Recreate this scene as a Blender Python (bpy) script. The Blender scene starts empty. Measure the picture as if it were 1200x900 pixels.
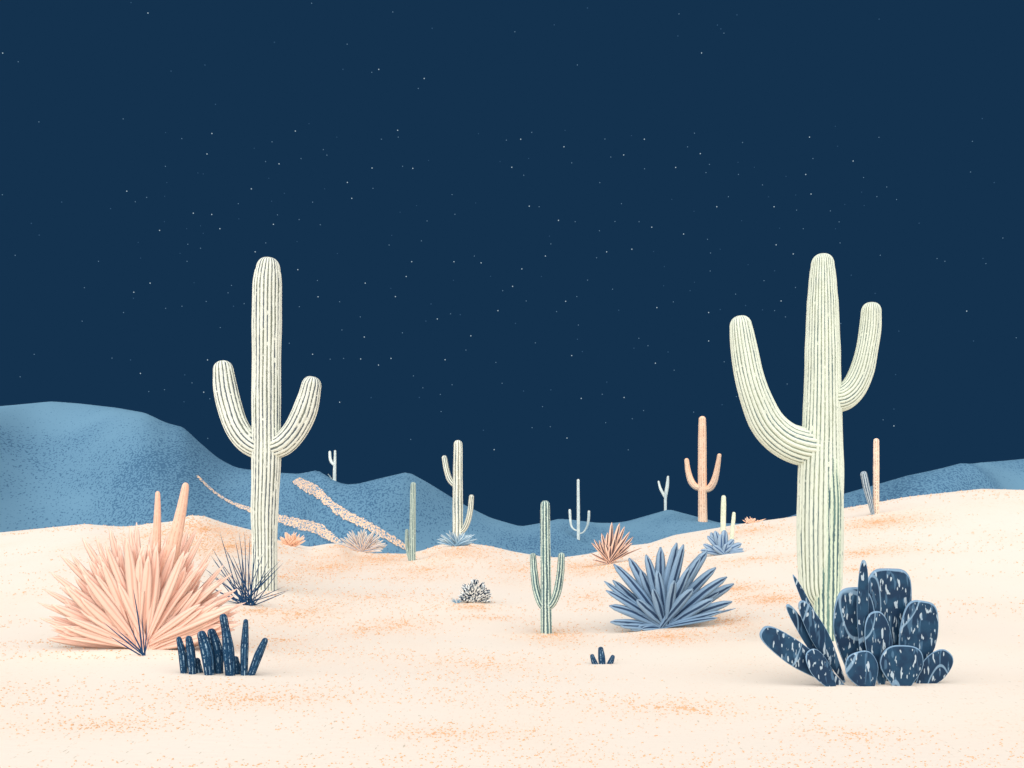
import bpy, bmesh, math, random
import numpy as np
from mathutils import Vector, noise
R = math.radians
random.seed(7)

# ------------------------------------------------------------------ camera, sky, moonlight, exposure
S = bpy.context.scene
C = S.collection
F, VH, H = 1200 * 35 / 36.0, 620.0, 1.7          # focal length in photo pixels, horizon row, eye height
cd = bpy.data.cameras.new('camera'); cam = bpy.data.objects.new('camera', cd); C.objects.link(cam)
cam.location = (0, 0, H); cam.rotation_euler = (R(90), 0, 0)
cd.lens = 35; cd.sensor_width = 36; cd.shift_y = (VH - 450) / 1200.0; cd.clip_end = 9000; cd.clip_start = .05
S.camera = cam
w = bpy.data.worlds.new('World'); S.world = w; w.use_nodes = True
bg = w.node_tree.nodes['Background']
bg.inputs['Color'].default_value = (0.0065, 0.0296, 0.0711, 1); bg.inputs['Strength'].default_value = 1.0
sd = bpy.data.lights.new('moonlight', 'SUN'); sun = bpy.data.objects.new('moonlight', sd); C.objects.link(sun)
sd.energy = 4.8; sd.angle = R(135); sd.color = (1.0, 0.985, 0.975)
sun.rotation_euler = (R(50), 0, R(-12)); sun.location = (-10, -20, 30)
vs = S.view_settings; vs.view_transform = 'Standard'; vs.look = 'None'; vs.gamma = 1; vs.exposure = 0.10

# ------------------------------------------------------------------ helpers
def tag(o, label=None, cat=None, group=None, kind=None):
    if label: o['label'] = label
    if cat: o['category'] = cat
    if group: o['group'] = group
    if kind: o['kind'] = kind
    return o

def lerp(a, b, t): return a + (b - a) * t
def sm(t): t = min(1, max(0, t)); return t * t * (3 - 2 * t)
def smn(t): t = np.clip(t, 0, 1); return t * t * (3 - 2 * t)

def srgb(r, g, b):
    return tuple(((c / 255) / 12.92 if c <= 10 else ((c / 255 + .055) / 1.055) ** 2.4) for c in (r, g, b)) + (1,)

class NT:
    def __init__(s, name, rough=.85, spec=.15):
        s.m = bpy.data.materials.new(name); s.m.use_nodes = True
        s.t = s.m.node_tree; s.n = s.t.nodes; s.l = s.t.links
        s.b = s.n['Principled BSDF']; s.b.inputs['Roughness'].default_value = rough
        s.b.inputs['Specular IOR Level'].default_value = spec
    def put(s, sock, v):
        if isinstance(v, bpy.types.NodeSocket): s.l.new(v, sock)
        else: sock.default_value = v
    def math(s, op, a, b=0.0, c=0.0, clamp=False):
        n = s.n.new('ShaderNodeMath'); n.operation = op; n.use_clamp = clamp
        for i, v in enumerate((a, b, c)): s.put(n.inputs[i], v)
        return n.outputs[0]
    def ramp(s, v, a, b):                          # smooth step a..b
        n = s.n.new('ShaderNodeMapRange'); n.interpolation_type = 'SMOOTHSTEP'
        s.put(n.inputs['Value'], v); s.put(n.inputs['From Min'], a); s.put(n.inputs['From Max'], b)
        return n.outputs[0]
    def mix(s, f, a, b):
        n = s.n.new('ShaderNodeMix'); n.data_type = 'RGBA'
        s.put(n.inputs[0], f); s.put(n.inputs[6], a); s.put(n.inputs[7], b); return n.outputs[2]
    def noise(s, vec, scale, detail=1.0, rough=.5):
        n = s.n.new('ShaderNodeTexNoise'); s.put(n.inputs['Vector'], vec)
        n.inputs['Scale'].default_value = scale; n.inputs['Detail'].default_value = detail; n.inputs['Roughness'].default_value = rough
        return n.outputs['Fac']
    def scale(s, vec, k):
        n = s.n.new('ShaderNodeVectorMath'); n.operation = 'MULTIPLY'; s.put(n.inputs[0], vec); n.inputs[1].default_value = k; return n.outputs[0]
    def pos(s): return s.n.new('ShaderNodeTexCoord').outputs['Object']
    def uv(s):
        u = s.n.new('ShaderNodeUVMap'); u.uv_map = 'UVMap'
        x = s.n.new('ShaderNodeSeparateXYZ'); s.l.new(u.outputs[0], x.inputs[0]); return u.outputs[0], x.outputs[0], x.outputs[1]
    def sep(s, v):
        x = s.n.new('ShaderNodeSeparateXYZ'); s.l.new(v, x.inputs[0]); return x.outputs
    def attr(s, name):
        a = s.n.new('ShaderNodeAttribute'); a.attribute_name = name; return a.outputs['Fac']
    def bump(s, h, strength, dist):
        b = s.n.new('ShaderNodeBump'); s.put(b.inputs['Height'], h); b.inputs['Strength'].default_value = strength
        b.inputs['Distance'].default_value = dist; s.l.new(b.outputs[0], s.b.inputs['Normal'])
    def out(s, col): s.put(s.b.inputs['Base Color'], col); return s.m

# ---- materials
def mat_sand():
    s = NT('sand', .95, .05)
    p = s.pos(); y = s.sep(p)[1]
    near = s.noise(s.scale(p, (1, .4, .4)), 40, 1)
    far = s.noise(s.scale(p, (1, .3, .3)), 16, 1)
    f = s.ramp(y, 11, 28)
    g = s.math('ADD', s.math('MULTIPLY', near, s.math('SUBTRACT', 1.0, f)), s.math('MULTIPLY', far, f))
    patch = s.noise(s.scale(p, (1, .45, 1)), .42, 3)
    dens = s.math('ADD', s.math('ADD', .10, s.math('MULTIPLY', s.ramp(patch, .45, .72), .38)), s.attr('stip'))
    thr = s.math('SUBTRACT', .71, s.math('MULTIPLY', dens, .22))
    dot = s.ramp(g, thr, s.math('ADD', thr, .05))
    tone = s.noise(s.scale(p, (1, .3, 1)), 6, 1)
    dotcol = s.mix(s.ramp(tone, .35, .65), srgb(236, 174, 130), srgb(230, 190, 146))
    base = s.mix(s.math('MULTIPLY', s.attr('stip'), .75, clamp=True), srgb(242, 229, 213), srgb(244, 212, 186))  # stip turns the sand peach where stippled shade is painted
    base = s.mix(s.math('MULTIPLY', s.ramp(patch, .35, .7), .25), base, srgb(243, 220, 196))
    col = s.mix(s.math('MULTIPLY', dot, .35), base, dotcol)
    g2 = s.noise(s.scale(p, (1, .2, .4)), 34, 1)
    col = s.mix(s.math('MULTIPLY', s.ramp(g2, .735, .77), .55), col, srgb(176, 160, 128))
    s.bump(s.noise(s.scale(p, (.6, 1.6, 1)), 9, 3), .18, .02)
    return s.out(col)

def mat_hill():
    s = NT('blue_hill_soil', .95, .05)
    p = s.pos()
    g = s.noise(s.scale(p, (1, .4, .9)), 7, 1)
    patch = s.noise(s.scale(p, (1, .7, 1.3)), .055, 2.5)
    dens = s.math('ADD', s.ramp(patch, .36, .58), s.attr('stip'))
    thr = s.math('SUBTRACT', .68, s.math('MULTIPLY', dens, .17))
    dot = s.ramp(g, thr, s.math('ADD', thr, .07))
    base = s.mix(s.math('MULTIPLY', dens, .5, clamp=True), srgb(108, 147, 170), srgb(84, 124, 152))
    col = s.mix(s.math('MULTIPLY', dot, .75), base, srgb(58, 94, 124))
    return s.out(col)

def mat_trail():
    s = NT('peach_gravel_trail', .95, .05)
    p = s.pos()
    g = s.noise(s.scale(p, (1, .5, 1)), 9, 1.5); g2 = s.noise(s.scale(p, (1, .5, 1)), 8, 1)
    col = s.mix(s.ramp(g, .5, .56), srgb(240, 204, 172), srgb(206, 178, 154))
    col = s.mix(s.ramp(g2, .53, .57), col, srgb(104, 142, 168))
    return s.out(col)

def mat_cactus(name, base, line, width=.16, thr=.43, line2=None, speck=None, ulen=1.0, skin=None):
    s = NT(name, .8, .12)
    uv, u, v = s.uv()
    warp = s.math('MULTIPLY', s.math('SUBTRACT', s.noise(s.scale(uv, (.9, .35, 1)), 1.3, 2), .5), .5)
    uu = s.math('ADD', u, warp)
    fr = s.math('ABSOLUTE', s.math('SUBTRACT', s.math('FRACT', uu), .5))      # 0 in the groove
    wn = s.math('MULTIPLY', s.noise(s.scale(uv, (1.7, 3.5, 1)), 1.7, 3), 2 * width)
    line_m = s.math('SUBTRACT', 1.0, s.ramp(fr, s.math('MULTIPLY', wn, .55), wn))
    idx = s.math('FLOOR', uu)
    cmb = s.n.new('ShaderNodeCombineXYZ'); s.put(cmb.inputs[0], s.math('MULTIPLY', idx, 7.31)); s.put(cmb.inputs[1], s.math('MULTIPLY', v, ulen))
    dash = s.ramp(s.noise(cmb.outputs[0], 1.6, 3, .7), thr - .05, thr + .03)
    m = s.math('MULTIPLY', line_m, dash)
    b = s.mix(s.ramp(s.noise(s.scale(uv, (.5, .5, 1)), 1.1, 3), .35, .7), base, skin or tuple(c * .9 for c in base[:3]) + (1,))
    lc = s.mix(s.ramp(s.noise(cmb.outputs[0], .5, 1), .42, .6), line, line2 or line)
    col = s.mix(s.math('MULTIPLY', m, .88), b, lc)
    # fine spine ticks between the grooves
    t = s.noise(s.scale(uv, (5, 3.2 * ulen, 1)), 1.6, 1)
    col = s.mix(s.math('MULTIPLY', s.ramp(t, .66, .71), .55), col, speck or line)
    s.bump(s.math('ADD', s.math('MULTIPLY', m, -1.0), t), .35, .02)
    return s.out(col)

def mat_blade(name, base, tipc, stripe, sw=.12, spos=.68, edge=None, strk=.5):
    s = NT(name, .75, .15)
    uv, u, v = s.uv()                                # u across 0..1 (+ leaf number), v along 0..1
    f = s.math('FRACT', u)
    n = s.noise(s.scale(uv, (9, 2.2, 1)), 1.2, 3)
    col = s.mix(s.ramp(v, .35, 1.0), base, tipc)
    col = s.mix(s.math('MULTIPLY', s.ramp(n, .45, .65), strk), col, tuple(c * .72 for c in base[:3]) + (1,))
    pos = s.math('ADD', spos - .12, s.math('MULTIPLY', s.noise(s.scale(uv, (1, 1.3, 1)), 1.5, 1), .24))
    d = s.math('ABSOLUTE', s.math('SUBTRACT', f, pos))
    m = s.math('SUBTRACT', 1.0, s.ramp(d, sw * .5, sw))
    col = s.mix(s.math('MULTIPLY', m, .9), col, stripe)
    if edge:
        e = s.ramp(s.math('ABSOLUTE', s.math('SUBTRACT', f, .5)), .40, .45)
        col = s.mix(s.math('MULTIPLY', e, .8), col, edge)
    return s.out(col)

def mat_pad():
    s = NT('navy_cactus_pad_skin', .6, .25)
    uv, u, v = s.uv()                                # polar radius in u, angle in v
    p = s.pos()
    warp = s.scale(p, (1, 1, .33))
    st = s.noise(s.scale(p, (1, 1, .28)), 34, 1.5)
    col = s.mix(s.ramp(s.noise(p, 6, 3), .4, .65), srgb(16, 48, 76), srgb(26, 66, 94))
    col = s.mix(s.math('MULTIPLY', s.ramp(st, .62, .65), .7), col, srgb(205, 222, 230))
    col = s.mix(s.math('MULTIPLY', s.ramp(s.noise(s.scale(p, (1, 1, .2)), 24, 1), .62, .68), .4), col, srgb(98, 138, 168))
    vein = s.math('SUBTRACT', 1.0, s.ramp(s.math('ABSOLUTE', s.math('SUBTRACT', s.noise(s.scale(p, (1, 1, .4)), 2.6, 0), .5)), .006, .013))
    col = s.mix(s.math('MULTIPLY', vein, .7), col, srgb(140, 172, 196))
    wob = s.math('ADD', u, s.math('MULTIPLY', s.math('SUBTRACT', s.noise(p, 5, 1), .5), .04))
    rim = s.math('MULTIPLY', s.ramp(wob, .945, .96), s.math('SUBTRACT', 1.0, s.ramp(wob, 1.2, 1.3)))
    col = s.mix(s.math('MULTIPLY', rim, .8), col, srgb(132, 165, 192))
    return s.out(col)

def mat_emit(name, col, k):
    m = bpy.data.materials.new(name); m.use_nodes = True; t = m.node_tree; t.nodes.clear()
    e = t.nodes.new('ShaderNodeEmission'); o = t.nodes.new('ShaderNodeOutputMaterial')
    e.inputs[0].default_value = col; e.inputs[1].default_value = k; t.links.new(e.outputs[0], o.inputs[0]); return m

M = {}
M['sand'] = mat_sand(); M['hill'] = mat_hill(); M['trail'] = mat_trail()
M['cream'] = mat_cactus('cream_saguaro_skin', srgb(234, 237, 223), srgb(34, 60, 82), .20, .38, srgb(100, 108, 92), ulen=1.2)
M['green'] = mat_cactus('pale_green_saguaro_skin', srgb(228, 234, 216), srgb(72, 102, 108), .15, .36, srgb(130, 140, 116), ulen=1.1)
M['greenlow'] = mat_cactus('grey_green_stem_skin', srgb(216, 228, 204), srgb(40, 86, 100), .27, .22, srgb(96, 134, 128), ulen=.5)
M['teal'] = mat_cactus('teal_striped_skin', srgb(220, 236, 220), srgb(24, 70, 88), .36, .12, srgb(58, 104, 114), ulen=.5)
M['cream_small'] = mat_cactus('cream_small_cactus_skin', srgb(238, 241, 226), srgb(84, 104, 108), .26, .30, srgb(140, 140, 122), ulen=.8)
M['grey_small'] = mat_cactus('grey_green_small_cactus_skin', srgb(192, 208, 194), srgb(84, 114, 120), .26, .40, ulen=1.4)
M['peach_c'] = mat_cactus('peach_cactus_skin', srgb(253, 216, 184), srgb(222, 160, 124), .15, .52, srgb(186, 140, 116), ulen=2.2, skin=srgb(250, 206, 172))
M['peach_light'] = mat_cactus('pale_peach_cactus_skin', srgb(254, 228, 204), srgb(126, 110, 108), .22, .5, srgb(200, 150, 120), ulen=2.2)
M['white_c'] = mat_cactus('white_far_cactus_skin', srgb(236, 242, 232), srgb(160, 182, 186), .20, .5, ulen=1)
M['bluewhite'] = mat_cactus('blue_grey_cactus_skin', srgb(190, 204, 210), srgb(44, 76, 104), .30, .36, ulen=1.6)
M['pale_green'] = mat_cactus('pale_lime_cactus_skin', srgb(234, 240, 214), srgb(190, 206, 178), .18, .5, ulen=1)
M['navy'] = mat_cactus('navy_finger_cactus_skin', srgb(26, 66, 98), srgb(170, 198, 214), .14, .50, srgb(90, 130, 160), ulen=1.2, skin=srgb(20, 52, 82))
M['blue_leaf'] = mat_blade('blue_agave_leaf', srgb(124, 155, 184), srgb(146, 172, 194), srgb(14, 42, 76), .14, .54)
M['small_blue_leaf'] = mat_blade('pale_blue_agave_leaf', srgb(142, 168, 192), srgb(160, 182, 200), srgb(52, 82, 122), .10, .52)
M['peach_leaf'] = mat_blade('peach_agave_leaf', srgb(246, 203, 182), srgb(250, 211, 190), srgb(228, 174, 152), .09, .55, None, .3)
M['peach_dark_leaf'] = mat_blade('peach_leaf_with_dark_edge', srgb(250, 206, 180), srgb(253, 214, 190), srgb(40, 40, 58), .24, .56)
M['navy_grass'] = mat_blade('navy_grass_blade', srgb(38, 80, 120), srgb(60, 92, 118), srgb(28, 60, 96), .2, .5)
M['cream_leaf'] = mat_blade('cream_blue_leaf', srgb(236, 208, 188), srgb(238, 226, 208), srgb(86, 128, 160), .15, .55)
M['ice_leaf'] = mat_blade('ice_blue_leaf', srgb(150, 186, 208), srgb(205, 222, 226), srgb(92, 134, 166), .16, .7)
M['orange_tuft'] = mat_blade('orange_peach_twig', srgb(252, 208, 178), srgb(254, 220, 194), srgb(236, 170, 130), .12, .6)
M['stalk'] = mat_cactus('peach_stalk_skin', srgb(248, 205, 180), srgb(226, 168, 140), .12, .5, ulen=1, skin=srgb(246, 198, 172))
M['pad'] = mat_pad()
def mat_dashed():
    s = NT('white_twig_with_navy_dashes', .8, .1)
    uv, u, v = s.uv()
    n = s.noise(s.scale(uv, (1.0, 4.2, 1)), 1.6, 1)
    return s.out(s.mix(s.ramp(n, .49, .52), srgb(240, 245, 242), srgb(26, 52, 76)))
M['dashed'] = mat_dashed()

# ------------------------------------------------------------------ terrain heights
CREST = [(-700, 640), (-200, 640), (0, 624), (100, 614), (137, 617), (152, 617), (180, 613), (205, 611), (222, 604), (240, 605), (262, 613), (295, 621),
         (330, 634), (362, 641), (385, 637), (400, 637), (415, 645), (440, 648), (475, 649), (495, 645), (515, 638), (545, 636), (575, 640), (600, 646),
         (640, 653), (662, 653), (690, 649), (720, 641), (760, 637), (790, 627), (850, 617), (880, 612), (920, 607), (985, 597), (1063, 583), (1150, 574),
         (1300, 578), (1500, 590), (1900, 600)]
HILL = [(-700, 560), (-200, 505), (0, 478), (60, 474), (137, 481), (170, 487), (195, 499), (215, 504), (232, 520), (255, 540), (275, 551), (290, 554),
        (330, 558), (350, 558), (372, 552), (395, 565), (405, 568), (420, 567), (440, 562), (478, 554), (500, 566), (540, 590), (575, 607), (610, 617),
        (640, 612), (655, 608), (700, 613), (720, 613), (735, 611), (760, 604), (784, 597), (815, 605), (845, 613), (900, 614), (940, 600), (985, 580),
        (1063, 558), (1150, 542), (1300, 532), (1500, 545), (1900, 570)]
def curve(pts, soft):
    us = np.arange(-700, 1901, 1.0); vsv = np.interp(us, [p[0] for p in pts], [p[1] for p in pts])
    k = np.hanning(soft * 2 + 1); k /= k.sum()
    return us, np.convolve(np.pad(vsv, soft, mode='edge'), k, mode='valid')
CU, CV = curve(CREST, 7); HU, HV = curve(HILL, 6); _, CVS = curve(CREST, 110); _, HVS = curve(HILL, 70)
DC = 45.0
def vnoise(X, Y, seed):
    r = np.random.RandomState(seed); z = np.zeros_like(X)
    for i in range(7):
        a = r.uniform(0, 6.28); k = r.uniform(.6, 1.6); z += np.sin((X * math.cos(a) * .8 + Y * math.sin(a)) * k + r.uniform(0, 6.28)) / 7
    return z
def sand_z(X, Y):
    X = np.asarray(X, float); Y = np.asarray(Y, float)
    u = np.clip(600 + F * X / np.maximum(Y, 8), -700, 1900)
    t = smn((Y - 11) / (DC - 11)); q = smn((Y - 26) / (DC - 28))
    zc = H - (np.interp(u, CU, CV) * q + np.interp(u, CU, CVS) * (1 - q) - VH) * DC / F
    z = zc * t
    z = z + (vnoise(X * .5, Y * .5, 3) * .16 + vnoise(X * 1.6, Y * 1.2, 5) * .035) * smn((Y - 2) / 8) * (1 - t)
    drop = smn((Y - DC) / 14)
    return z * (1 - drop) - 6.0 * drop
def hill_d(u): return 96 + 9 * np.sin(u / 95.0) + 4 * np.sin(u / 37.0)
def hill_z(X, Y):
    X = np.asarray(X, float); Y = np.asarray(Y, float)
    u = np.clip(600 + F * X / Y, -700, 1900); D = hill_d(u)
    t = smn((Y - 60) / (D - 60)); q = smn((t - .35) / .6)
    zc = H - (np.interp(u, HU, HV) * q + np.interp(u, HU, HVS) * (1 - q) - VH) * D / F
    rel = (vnoise(X * .16, Y * .10, 11) * 1.9 + (.5 - np.abs(vnoise(X * .30 + Y * .22, Y * .05, 31))) * 2.6 + vnoise(X * .4, Y * .2, 12) * .6) * np.sin(np.pi * np.clip((Y - 60) / (D - 60), 0, 1)) ** 1.0 * np.clip((zc + 2) / 8, .1, 1)
    z = -7 + (zc + 7) * t + np.where(Y < D, rel, 0)
    back = smn((Y - D) / 45)
    return z * (1 - back) - 8 * back
def hit(fn, u, v, y0, y1, n=4000):
    """first place where the sight line through photo pixel u,v meets the surface"""
    Y = np.linspace(y0, y1, n); X = (u - 600) / F * Y
    vv = VH + F * (H - fn(X, Y)) / Y
    i = np.argmax(vv <= v) if (vv <= v).any() else int(np.argmin(vv))
    return Vector((X[i], Y[i], float(fn(X[i:i+1], Y[i:i+1])[0])))
def on_sand(u, v): return hit(sand_z, u, v, 4, DC)
def on_hill(u, v): return hit(hill_z, u, v, 61, 112)
def at(u, v, y): return Vector(((u - 600) / F * y, y, H - (v - VH) / F * y))

def grid_mesh(name, xs, ys, fn, mat, stip=None):
    X, Y = np.meshgrid(xs, ys); Z = fn(X, Y)
    co = np.stack([X, Y, Z], -1).reshape(-1, 3); nx, ny = len(xs), len(ys)
    idx = np.arange(nx * ny).reshape(ny, nx)
    q = np.stack([idx[:-1, :-1], idx[:-1, 1:], idx[1:, 1:], idx[1:, :-1]], -1).reshape(-1, 4)
    me = bpy.data.meshes.new(name); me.vertices.add(len(co)); me.vertices.foreach_set('co', co.ravel())
    me.loops.add(q.size); me.loops.foreach_set('vertex_index', q.ravel())
    me.polygons.add(len(q)); me.polygons.foreach_set('loop_start', np.arange(0, q.size, 4)); me.polygons.foreach_set('loop_total', np.full(len(q), 4))
    me.update(calc_edges=True); me.polygons.foreach_set('use_smooth', np.ones(len(q), bool))
    a = me.attributes.new('stip', 'FLOAT', 'POINT'); a.data.foreach_set('value', (stip(X, Y) if stip else np.zeros_like(X)).ravel().astype(np.float32))
    me.materials.append(mat); o = bpy.data.objects.new(name, me); C.objects.link(o); return o

# stippled shade of plants and dunes, painted on the sand as peach patches: photo u, v, half width, half height, strength
SHADE_PATCH = [(330, 676, 55, 8, .5), (385, 665, 45, 14, .8), (440, 655, 60, 9, 1.0), (540, 644, 50, 10, .8), (500, 668, 60, 12, .6), (430, 700, 90, 10, .35),
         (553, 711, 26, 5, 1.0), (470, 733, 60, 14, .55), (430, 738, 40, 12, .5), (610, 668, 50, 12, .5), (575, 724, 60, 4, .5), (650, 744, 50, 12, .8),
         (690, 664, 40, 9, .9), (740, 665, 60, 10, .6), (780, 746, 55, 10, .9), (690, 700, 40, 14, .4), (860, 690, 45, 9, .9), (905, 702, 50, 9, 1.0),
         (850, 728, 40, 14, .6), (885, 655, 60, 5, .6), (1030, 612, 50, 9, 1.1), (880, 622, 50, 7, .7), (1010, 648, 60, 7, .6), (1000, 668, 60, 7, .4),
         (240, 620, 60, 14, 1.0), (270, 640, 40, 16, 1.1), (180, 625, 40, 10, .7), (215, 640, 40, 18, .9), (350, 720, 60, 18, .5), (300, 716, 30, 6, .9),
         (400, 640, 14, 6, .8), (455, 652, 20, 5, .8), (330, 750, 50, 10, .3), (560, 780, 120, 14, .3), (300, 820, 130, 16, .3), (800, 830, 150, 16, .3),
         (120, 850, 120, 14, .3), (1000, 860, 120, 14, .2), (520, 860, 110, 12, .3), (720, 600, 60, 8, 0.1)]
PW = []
for (u, v, ru, rv, k) in SHADE_PATCH:
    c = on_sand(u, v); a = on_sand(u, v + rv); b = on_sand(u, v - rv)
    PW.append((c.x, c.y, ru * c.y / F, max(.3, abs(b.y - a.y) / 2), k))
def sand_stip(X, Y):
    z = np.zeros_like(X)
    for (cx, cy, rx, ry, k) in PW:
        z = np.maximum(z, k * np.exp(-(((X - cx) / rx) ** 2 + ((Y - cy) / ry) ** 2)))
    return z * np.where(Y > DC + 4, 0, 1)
def spaced(a, b, step): return list(np.arange(a, b, step))
xs = [-3500, -1500, -700, -300, -150, -100] + spaced(-75, -22, .6) + spaced(-22, -10, .3) + spaced(-10, 10, .13) + spaced(10, 22, .3) + spaced(22, 75, .6) + [75, 100, 150, 300, 700, 1500, 3500]
ys = [-1500, -400, -100, -30, -10, -4] + spaced(0, 22, .14) + spaced(22, 50, .25) + spaced(50, 62, .6) + [62, 75, 120, 200, 400, 900, 2000, 5000]
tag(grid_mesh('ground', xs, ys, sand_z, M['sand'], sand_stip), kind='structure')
HP = [(175, 530, 45, 30, .5), (160, 510, 40, 14, .4), (470, 585, 40, 20, .35), (500, 610, 40, 12, .3), (620, 632, 40, 8, .35), (790, 610, 40, 8, .5), (1050, 575, 30, 10, .3)]  # zones of darker stipple: ridge shading painted into the hill colour
HW = []
for (u, v, ru, rv, k) in HP:
    c = on_hill(u, v); a = on_hill(u, v + rv); b = on_hill(u, v - rv)
    HW.append((c.x, c.y, ru * c.y / F, max(3, abs(b.y - a.y) / 2), k))
def hill_stip(X, Y):
    z = np.zeros_like(X)
    for (cx, cy, rx, ry, k) in HW: z = np.maximum(z, k * np.exp(-(((X - cx) / rx) ** 2 + ((Y - cy) / ry) ** 2)))
    return z
tag(grid_mesh('hills', spaced(-170, 170.1, .55), spaced(60, 165, .55), hill_z, M['hill'], hill_stip), kind='structure')

# coarse peach grains lying on the sand, thick where they stand in for stippled shade, thin elsewhere
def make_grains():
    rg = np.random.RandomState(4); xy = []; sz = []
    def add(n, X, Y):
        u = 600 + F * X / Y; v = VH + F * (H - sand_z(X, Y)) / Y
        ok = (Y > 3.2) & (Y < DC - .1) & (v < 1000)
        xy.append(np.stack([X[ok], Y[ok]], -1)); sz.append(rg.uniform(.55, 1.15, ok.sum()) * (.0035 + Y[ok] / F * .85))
    for (cx, cy, rx, ry, k), (pu, pv, ru, rv, _) in zip(PW, SHADE_PATCH):
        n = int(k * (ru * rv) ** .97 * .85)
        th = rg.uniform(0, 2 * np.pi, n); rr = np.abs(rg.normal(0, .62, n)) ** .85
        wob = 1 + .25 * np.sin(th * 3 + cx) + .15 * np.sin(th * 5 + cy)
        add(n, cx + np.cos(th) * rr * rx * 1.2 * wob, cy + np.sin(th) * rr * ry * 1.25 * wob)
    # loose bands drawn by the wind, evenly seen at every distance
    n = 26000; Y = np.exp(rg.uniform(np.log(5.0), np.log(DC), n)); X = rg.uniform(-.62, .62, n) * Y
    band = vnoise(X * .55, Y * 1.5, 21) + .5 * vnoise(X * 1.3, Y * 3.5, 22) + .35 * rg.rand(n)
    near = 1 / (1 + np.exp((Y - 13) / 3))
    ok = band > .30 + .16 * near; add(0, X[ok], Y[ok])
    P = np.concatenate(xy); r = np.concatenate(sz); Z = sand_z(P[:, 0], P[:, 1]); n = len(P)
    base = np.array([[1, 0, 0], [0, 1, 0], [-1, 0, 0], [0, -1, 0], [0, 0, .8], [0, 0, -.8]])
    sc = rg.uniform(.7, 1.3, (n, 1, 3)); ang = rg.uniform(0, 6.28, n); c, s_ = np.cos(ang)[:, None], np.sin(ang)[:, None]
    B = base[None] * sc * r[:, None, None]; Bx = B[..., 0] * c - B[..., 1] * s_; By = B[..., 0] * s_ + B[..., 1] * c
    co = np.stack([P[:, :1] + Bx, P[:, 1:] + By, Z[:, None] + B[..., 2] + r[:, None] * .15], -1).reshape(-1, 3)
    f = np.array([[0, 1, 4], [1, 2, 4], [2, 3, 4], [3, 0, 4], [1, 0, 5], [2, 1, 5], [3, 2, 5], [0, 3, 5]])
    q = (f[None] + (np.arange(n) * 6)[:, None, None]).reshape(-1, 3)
    me = bpy.data.meshes.new('sand_and_shade_grains'); me.vertices.add(len(co)); me.vertices.foreach_set('co', co.ravel())
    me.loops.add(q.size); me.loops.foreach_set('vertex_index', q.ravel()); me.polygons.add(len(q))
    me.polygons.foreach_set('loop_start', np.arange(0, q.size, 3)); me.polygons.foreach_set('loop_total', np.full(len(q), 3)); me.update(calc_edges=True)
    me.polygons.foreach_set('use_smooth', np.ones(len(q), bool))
    g = NT('peach_grain_and_shade', .95, .05); t = g.noise(g.pos(), 3.1, 2)
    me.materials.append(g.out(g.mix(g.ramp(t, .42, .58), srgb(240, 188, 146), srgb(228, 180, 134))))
    o = bpy.data.objects.new('sand_and_shade_grains', me); C.objects.link(o); print('GRAINS', n)
    tag(o, 'peach coloured coarse grains scattered over the cream sand, dense patches standing in for stippled shade', 'grains', None, 'stuff')
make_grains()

# peach gravel trails draped on the hills
def build(name, verts, faces, mat, parent=None, uvs=None, smooth=True, loc=None):
    """one mesh object; verts are world coordinates, made local to the parent"""
    org = parent.location if parent else (loc or Vector((0, 0, 0)))
    me = bpy.data.meshes.new(name); me.from_pydata([tuple(Vector(v) - org) for v in verts], [], faces)
    if uvs:
        l = me.uv_layers.new(name='UVMap'); l.data.foreach_set('uv', [c for uv in uvs for c in uv])
    me.polygons.foreach_set('use_smooth', [smooth] * len(me.polygons)); me.materials.append(mat); me.update()
    o = bpy.data.objects.new(name, me); C.objects.link(o)
    if parent: o.parent = parent
    else: o.location = org
    return o
def catmull(P, n):
    out = []; m = len(P)
    for i in range(m - 1):
        p0 = P[max(0, i-1)]; p1 = P[i]; p2 = P[i+1]; p3 = P[min(m-1, i+2)]
        for k in range(n):
            t = k / n
            out.append([.5 * (2 * b + (c - a) * t + (2 * a - 5 * b + 4 * c - d) * t * t + (3 * b - a - 3 * c + d) * t ** 3) for a, b, c, d in zip(p0, p1, p2, p3)])
    out.append(list(P[-1])); return out
def trail(pts, hw0, hw1, label):
    vs_, fs = [], []; n = 220
    G = [on_hill(*p) for p in pts]
    for _ in range(2): G = [G[0]] + [(G[i-1] + G[i] * 2 + G[i+1]) / 4 for i in range(1, len(G) - 1)] + [G[-1]]
    Q = catmull([(g.x, g.y) for g in G], 24); n = len(Q) - 1
    P = [Vector((q[0], q[1], 0)) for q in Q]
    K = 6
    for i, p in enumerate(P):
        t = i / n; d = (P[min(n, i + 1)] - P[max(0, i - 1)]); d.z = 0; d.normalize(); s = Vector((d.y, -d.x, 0))
        wv = lerp(hw0, hw1, sm(t * 1.4)) * (1 - .5 * max(0, (t - .85) / .15))
        e0 = wv * (1 + .35 * noise.noise(Vector((t * 60, 3, hw1)))); e1 = wv * (1 + .35 * noise.noise(Vector((t * 60, 9, hw1))))
        for k in range(K + 1):
            q = p + s * lerp(-e0, e1, k / K); z = float(hill_z(np.array([q.x]), np.array([q.y]))[0])
            vs_.append((q.x, q.y, z + .05 + .02 * math.sin(math.pi * k / K)))
    for i in range(n):
        for k in range(K):
            a = i * (K + 1) + k; fs.append((a, a + 1, a + K + 2, a + K + 1))
    o = build('path', vs_, fs, M['trail']); o['kind'] = 'structure'; o['label'] = label
trail([(231, 558), (243, 571), (256, 580), (270, 588), (285, 594), (300, 598), (327, 605), (350, 612), (370, 622), (390, 632), (402, 640)], .22, .28, 'narrow peach gravel trail curving down the blue hill behind the tall left cactus')
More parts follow.
